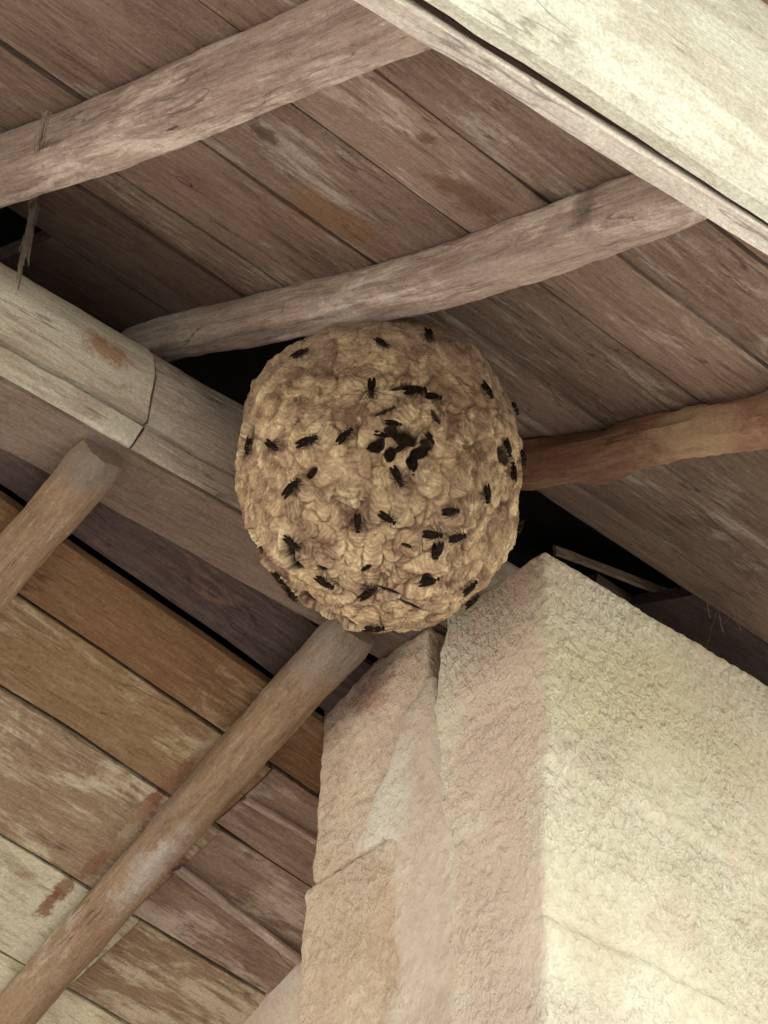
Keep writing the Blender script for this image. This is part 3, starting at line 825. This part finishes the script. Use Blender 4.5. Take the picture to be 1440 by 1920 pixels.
    f = nb.math('ADD', f, nb.math('MULTIPLY', nb.noise(p, 8, 3, 0.6), 0.22))
    col = nb.ramp(f, [(0.39, (0.19, 0.115, 0.075)), (0.48, (0.38, 0.265, 0.175)), (0.56, (0.58, 0.425, 0.265)), (0.64, (0.84, 0.70, 0.46))])
    sxz = nb.n('ShaderNodeSeparateXYZ'); nb.l(p, sxz.inputs[0])
    top_shade = nb.step(nb.math('ADD', sxz.outputs[2], nb.math('MULTIPLY', nb.math('SUBTRACT', nb.noise(p, 9, 4, 0.6), 0.5), 0.16)), 0.0, 0.12)
    col = nb.mix(nb.math('MULTIPLY', top_shade, 0.55), col, (0.29, 0.21, 0.165))  # greyer top of the nest, with its shade put into the colour
    gl = nb.math('MULTIPLY', nb.math('SUBTRACT', 1.0, nb.math('MULTIPLY', top_shade, 0.8)), nb.step(nb.noise(nb.vmath('MULTIPLY', p, (1, 1, 0.7)), 48, 4, 0.65, 0.4), 0.56, 0.70))
    col = nb.mix(nb.math('MULTIPLY', gl, 0.6), col, (0.88, 0.74, 0.48))  # pale golden flecks painted as highlights, mostly on the lower nest
    dk_ = nb.step(nb.noise(nb.vmath('MULTIPLY', nb.vmath('ADD', p, (2, 3, 4)), (1, 1, 0.7)), 34, 4, 0.65, 0.6), 0.55, 0.70)
    col = nb.mix(nb.math('MULTIPLY', dk_, 0.5), col, (0.24, 0.14, 0.09))  # dark blotches painted as small shadows among the folds
    col = nb.mix(nb.math('MULTIPLY', attr('edge'), 0.55), col, (0.13, 0.065, 0.032))  # dark paper bands at the lips, plus painted shade in the crevices below
    # shade inside the sunken openings is put into the colour as near-black brown
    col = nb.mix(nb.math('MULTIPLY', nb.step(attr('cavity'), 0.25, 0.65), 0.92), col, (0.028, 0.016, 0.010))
    nb.l(col, nb.b.inputs['Base Color'])
    b1 = nb.bump(s_, 0.15, 0.001); b2 = nb.bump(nb.noise(p, 130, 5, 0.7), 0.9, 0.004, b1)
    nb.l(b2, nb.b.inputs['Normal'])
    me.materials.append(nb.m)
    o = bpy.data.objects.new('wasp_nest', me); COL.objects.link(o); o.location = NC
    tag(o, 'large round papery tan wasp nest with scalloped shell, wedged between rafter, wall plate and pillar', 'wasp nest')
    bvh = BVHTree.FromPolygons([Vector(v) for v in verts], fs)
    top_ = [Vector(v) for v in (unsunk + C)] + [Vector(verts[-2]), Vector(verts[-1])]
    return o, bvh, BVHTree.FromPolygons(top_, fs)
nest_o, nest_bvh, nest_top = nest()

# ------------------------------------------------------------------ wasps
def wasp_body_mesh():
    """one loft from abdomen tip over waist and thorax to the head, with legs and antennae; length 1 along x, belly at z = 0"""
    st = [(-0.52, .005, .16), (-0.49, .045, .16), (-0.42, .095, .17), (-0.32, .135, .19), (-0.2, .150, .20), (-0.10, .125, .20), (-0.045, .055, .19), (-0.02, .035, .185), (0.01, .06, .19),
          (0.06, .12, .20), (0.14, .145, .21), (0.22, .135, .21), (0.29, .085, .20), (0.315, .045, .19), (0.335, .08, .185), (0.375, .125, .18), (0.42, .120, .17), (0.46, .075, .16), (0.475, .01, .155)]
    k = 14; vs, fs = [], []
    for x, r, z in st:
        wy = 1.15 if x > 0.33 else 1.0
        for j in range(k):
            a = 2 * math.pi * j / k
            vs.append((x, math.cos(a) * r * wy, z + math.sin(a) * r))
    for i in range(len(st) - 1):
        for j in range(k):
            a = i * k + j; b = i * k + (j + 1) % k; fs.append((a, b, b + k, a + k))
    fs.append(tuple(range(k))); fs.append(tuple((len(st) - 1) * k + j for j in range(k)))
    mi = [0] * len(fs)
    def tube(pts, rs):
        base = len(vs); m = 6
        for i, p in enumerate(pts):
            p = Vector(p); t = (Vector(pts[min(i + 1, len(pts) - 1)]) - Vector(pts[max(i - 1, 0)])).normalized()
            u = t.orthogonal().normalized(); w = t.cross(u)
            for j in range(m):
                a = 2 * math.pi * j / m; vs.append(tuple(p + (u * math.cos(a) + w * math.sin(a)) * rs[i]))
        for i in range(len(pts) - 1):
            for j in range(m):
                a = base + i * m + j; b = base + i * m + (j + 1) % m; fs.append((a, b, b + m, a + m)); mi.append(1)
    for s in (-1, 1):
        tube([(0.22, s * .08, .14), (0.30, s * .20, .22), (0.36, s * .27, .10), (0.42, s * .30, .0)], [.028, .024, .018, .012])
        tube([(0.14, s * .08, .13), (0.12, s * .25, .24), (0.10, s * .36, .10), (0.10, s * .42, .0)], [.028, .024, .018, .012])
        tube([(0.06, s * .08, .13), (-0.04, s * .22, .26), (-0.18, s * .32, .10), (-0.26, s * .37, .0)], [.030, .026, .018, .012])
        tube([(0.45, s * .04, .22), (0.52, s * .08, .28), (0.60, s * .15, .24), (0.66, s * .20, .17)], [.014, .012, .012, .010])
    return vs, fs, mi
def wasp_wing_mesh(s):
    # folded wings lie back over the abdomen, slightly apart
    n = 12; vs, fs = [], []
    for i in range(n + 1):
        t = i / n
        x = 0.16 - 0.78 * t
        w = 0.03 + 0.085 * math.sin(math.pi * min(1, t * 0.93 + 0.05)) ** 0.8
        cy = s * (0.06 + 0.05 * t)
        z = 0.34 - 0.02 * t
        for a, dz in ((-1, 0), (0, 0.02), (1, 0)):
            vs.append((x, cy + a * w, z + dz))
    nv = len(vs)
    vs += [(x, y, z - 0.012) for x, y, z in vs]
    for i in range(n):
        for j in range(2):
            a = i * 3 + j; fs.append((a, a + 1, a + 4, a + 3)); fs.append((a + nv, a + 3 + nv, a + 4 + nv, a + 1 + nv))
        for j in (0, 2):
            a = i * 3 + j; fs.append((a, a + 3, a + 3 + nv, a + nv))
    fs += [(0, 1, 1 + nv, nv), (1, 2, 2 + nv, 1 + nv), (n * 3, n * 3 + 1, n * 3 + 1 + nv, n * 3 + nv), (n * 3 + 1, n * 3 + 2, n * 3 + 2 + nv, n * 3 + 1 + nv)]
    return vs, fs
nb = NB('wasp_chitin', 0.55, 0.15)
p = nb.n('ShaderNodeTexCoord').outputs['Object']
sx = nb.n('ShaderNodeSeparateXYZ'); nb.l(p, sx.inputs[0])
bd = nb.math('SINE', nb.math('MULTIPLY', sx.outputs[0], 62.0))
ab = nb.math('LESS_THAN', sx.outputs[0], -0.05)
fr = nb.math('GREATER_THAN', sx.outputs[0], 0.43)
m = nb.math('MULTIPLY', nb.step(bd, 0.75, 0.98), ab)
col = nb.mix(m, (0.010, 0.005, 0.004), (0.07, 0.03, 0.010))
col = nb.mix(nb.math('MULTIPLY', fr, 0.6), col, (0.10, 0.045, 0.02))
nb.l(col, nb.b.inputs['Base Color'])
M_CH = nb.m
M_LEG = plain('wasp_leg', (0.04, 0.02, 0.012), 0.5, 0.3)
M_WING = plain('smoky_wing', (0.012, 0.006, 0.004), 0.65, 0.08, 0.95)
bv, bf, bmi = wasp_body_mesh()
me_b = bpy.data.meshes.new('wasp'); me_b.from_pydata(bv, [], bf); me_b.materials.append(M_CH); me_b.materials.append(M_LEG)
me_b.polygons.foreach_set('material_index', bmi); me_b.polygons.foreach_set('use_smooth', [True] * len(me_b.polygons)); me_b.update()
me_w = {}
for s in (-1, 1):
    wv, wf = wasp_wing_mesh(s); w = bpy.data.meshes.new('wing'); w.from_pydata(wv, [], wf); w.materials.append(M_WING); w.update(); me_w[s] = w
GW = 'wasps crawling on the nest'
# (x, y) in the nest close-up, heading in the picture (degrees, 0 = right, positive = clockwise), size, label
WASPS = [
    (357, 217, 22, 1.0, 'lone dark wasp high on the upper left shoulder of the nest, below the rafter'),
    (712, 168, 60, 0.9, 'small dark wasp at the top of the nest, left of the topmost one'),
    (915, 138, 102, 1.1, 'topmost wasp, near the upper rim where nest meets boards'),
    (665, 372, 90, 1.05, 'dark wasp standing upright above and left of the nest entrance'),
    (858, 385, -22, 1.25, 'large dark wasp at the slit above the nest entrance'),
    (938, 408, -14, 0.95, 'smaller dark wasp just right of the large one above the entrance'),
    (1172, 380, 66, 1.0, 'slim dark wasp on the upper right shoulder of the nest'),
    (1298, 452, 75, 0.8, 'small wasp on the upper right rim of the nest beside the roof boards'),
    (122, 622, 92, 0.9, 'upright wasp beside the long black slit on the left rim'),
    (232, 620, 28, 0.95, 'dark wasp second in from the left rim, right of the upright one'),
    (395, 602, -14, 1.1, 'wasp lying nearly level midway between left rim and entrance'),
    (555, 575, -52, 1.0, 'tilted brownish wasp just left of the nest entrance'),
    (325, 800, -40, 1.15, 'large dark wasp climbing to a brown pocket on the left half of the nest'),
    (662, 625, -18, 0.85, 'wasp at the lower left corner of the nest entrance'),
    (715, 577, 14, 0.75, 'wasp on the left inner lip of the nest entrance'),
    (765, 527, 2, 0.8, 'wasp on the upper lip of the nest entrance'),
    (740, 672, 112, 0.8, 'wasp hanging below the entrance on its left side'),
    (800, 625, -35, 0.75, 'wasp in the middle of the cluster at the entrance'),
    (885, 652, -32, 0.9, 'large wasp at the lower right of the entrance cluster'),
    (925, 600, 50, 0.8, 'wasp at the right corner of the nest entrance'),
    (848, 720, 98, 0.85, 'reddish brown wasp pointing straight down below the entrance cluster'),
    (780, 762, 62, 1.05, 'slanting dark wasp, lowest of those below the entrance'),
    (1252, 635, 48, 0.95, 'uppermost wasp of the trio on the right rim of the nest'),
    (1325, 672, 15, 0.9, 'outermost wasp of the trio on the right rim of the nest'),
    (1277, 728, -62, 1.0, 'lowest wasp of the trio on the right rim of the nest'),
    (1170, 836, 68, 0.95, 'steep dark wasp alone on the right half, below the trio'),
    (1015, 908, 0, 1.0, 'level dark wasp right of centre, above the pair lying end to end'),
    (605, 965, 92, 0.95, 'upright wasp in the centre of the lower nest, left of the other central one'),
    (738, 940, 35, 0.95, 'tilted wasp in the centre of the lower nest, right of the upright one'),
    (935, 1008, 12, 1.1, 'left wasp of the pair lying end to end at lower right'),
    (1043, 1020, 2, 1.05, 'right wasp of the pair lying end to end at lower right'),
    (950, 1078, 92, 0.95, 'brown wasp hanging below the left one of the end to end pair'),
    (325, 1048, 25, 1.0, 'wasp above the curved black opening at lower left'),
    (470, 1214, 45, 1.05, 'slanting wasp between the curved opening and the nest bottom'),
    (655, 1256, -48, 1.1, 'wasp climbing to the right near the nest bottom, pointed shape'),
    (915, 1200, 8, 1.1, 'squat wasp at lower right above a brown pocket'),
    (1095, 1236, -18, 1.0, 'brownish wasp on the lower right rim of the nest'),
    (1108, 1298, -8, 0.95, 'dark wasp below the brownish one on the lower right rim'),
    (1322, 975, 80, 0.75, 'tiny wasp on the right rim against the black gap'),
    (265, 1205, 48, 0.95, 'upper wasp of the column on the lower left rim'),
    (315, 1258, 82, 0.95, 'middle wasp of the column on the lower left rim'),
    (303, 1306, 30, 0.7, 'small lowest wasp of the column on the lower left rim'),
    (680, 1418, 2, 1.1, 'reddish brown wasp at the very bottom of the nest'),
]
def wasp(X, Y, ang, size, label, target=None):
    px, py = 420 + X / 2.4, 580 + Y / 2.4
    d = ray(px, py).normalized()
    hit, n, _, _ = nest_bvh.ray_cast(CAM, d)
    k = 0
    while hit is None and k < 40:                # beside the rim: step towards the nest centre
        px += (716 - px) * 0.01; py += (893 - py) * 0.01; k += 1
        d = ray(px, py).normalized(); hit, n, _, _ = nest_bvh.ray_cast(CAM, d)
    h2_, _, _, _ = nest_top.ray_cast(CAM, d)
    if h2_ is not None and (h2_ - hit).length > 0.009: hit = h2_ + (hit - h2_).normalized() * 0.009
    n = (hit - NC); n = Vector((n.x / RA ** 2, n.y / RA ** 2, n.z / RC ** 2)).normalized()
    a = math.radians(ang)
    t = right * math.cos(a) + down * math.sin(a)
    t = (t - n * t.dot(n)).normalized(); s = n.cross(t)
    S = 0.0225 * size
    # stand on the highest paper under the legs
    top = max((q for q in ((nest_bvh.ray_cast(hit + n * 0.03 + t * dx * S + s * dy * S, -n)[0]) for dx, dy in ((0, 0), (.35, .25), (.35, -.25), (-.3, .3), (-.3, -.3), (.1, .35), (.1, -.35))) if q is not None),
              key=lambda q: q.dot(n), default=hit)
    o_ = hit + n * (max(0, min(0.006, (top - hit).dot(n))) * 0.6 - 0.0002)
    M = Matrix((t, s, n)).transposed().to_4x4() @ Matrix.Scale(S, 4); M.translation = o_
    M = M @ Matrix.Translation((0.0, 0, 0))
    b = bpy.data.objects.new('wasp', me_b); COL.objects.link(b); b.matrix_world = M
    tag(b, label, 'wasp', GW)
    for sg in (-1, 1):
        w = bpy.data.objects.new('wing', me_w[sg]); COL.objects.link(w); w.parent = b
    return b
for a in WASPS: wasp(*a)

# ------------------------------------------------------------------ cobwebs and hanging threads
def threads(name, lines, mat, label, cat, r=0.0006):
    vs, fs = [], []
    for (A, B, rr, sag) in lines:
        A, B = Vector(A), Vector(B); n = 14; base = len(vs)
        t = (B - A).normalized(); u = t.orthogonal().normalized(); w = t.cross(u)
        for i in range(n + 1):
            f = i / n; p = A.lerp(B, f) + Vector((0, 0, -sag * 4 * f * (1 - f))) + Vector((nz((f, A.x, A.y), 5, 1), nz((f, A.y, A.x), 5, 2), 0)) * 0.002
            r_ = rr * (0.6 + 0.8 * abs(nz((f * 3, A.x * 9, 0), 3, 4)))
            for j in range(5):
                a = 2 * math.pi * j / 5; vs.append(tuple(p + (u * math.cos(a) + w * math.sin(a)) * r_))
        for i in range(n):
            for j in range(5):
                a = base + i * 5 + j; b = base + i * 5 + (j + 1) % 5; fs.append((a, b, b + 5, a + 5))
        fs.append(tuple(base + j for j in range(5))); fs.append(tuple(base + n * 5 + j for j in reversed(range(5))))
    o = mesh_obj(name, vs, fs, mat); tag(o, label, cat)
    return o
rnd = random.Random(5)
L = []
for i in range(34):
    a = (rnd.gauss(62, 5), rnd.uniform(372, 392)); b = (56 - abs(rnd.gauss(0, 9)), rnd.uniform(445, 500))
    L.append((on_y(a[0], a[1], 1.95), on_y(b[0], b[1], 1.970), rnd.uniform(0.0003, 0.0009), 0.0))
for i in range(14):
    a = (rnd.gauss(84, 7), rnd.uniform(205, 240)); b = (rnd.gauss(62, 4), rnd.uniform(372, 392))
    L.append((up_c(a[0], a[1], 0.078), on_y(b[0], b[1], 1.95), rnd.uniform(0.0003, 0.0008), 0.0))
for i in range(5):
    L.append((on_y(45 + i * 2, 440 + i * 6, 1.966), on_y(32 + i * 2, 530 - i * 5, 1.966), 0.0007, 0.0))
for k_ in range(5):
    a = (84 + rnd.uniform(-3, 3), 205 + k_ * 4); b = (64 + rnd.uniform(-2, 2), 385); c = (50 + rnd.uniform(-5, 5), 452); e_ = (36 + rnd.uniform(-4, 4), 545 - k_ * 8)
    pa, pb, pc, pe = on_slope(*a, ZU - 0.085, SU), on_y(*b, 1.95), on_y(*c, 1.968), on_y(*e_, 1.972)
    L += [(pa, pb, 0.0009, 0.0), (pb, pc, 0.0013, 0.0), (pc, pe, 0.0009, 0.0)]
threads('cobweb', L, M_WEB, 'dusty cobweb strands hanging from the squared rafter to the wall plate at the left edge', 'cobweb')
L = []
for i in range(16):
    a = (rnd.uniform(1310, 1430), rnd.uniform(1060, 1150)); b = (a[0] + rnd.uniform(-30, 50), a[1] + rnd.uniform(10, 90))
    L.append((up_pt(*a) + Vector((0, 0, -0.004)), up_pt(*b) + Vector((0, 0, -0.008)), rnd.uniform(0.0003, 0.0007), 0.002))
threads('cobweb', L, plain('cobweb_brown', (0.22, 0.16, 0.13), 0.9, 0.1), 'brown cobweb threads on the boards right of the dark gap', 'cobweb')
threads('cobweb_thread', [(lo_pt(78, 1222) - Vector((0, 0, 0.004)), lo_pt(90, 1310) - Vector((0, 0, 0.006)), 0.0006, 0), (lo_pt(90, 1310) - Vector((0, 0, 0.006)), lo_pt(108, 1375) - Vector((0, 0, 0.004)), 0.0005, 0)],
        M_WEB, 'single thin cobweb thread on the brown boards left of the long pole', 'cobweb')
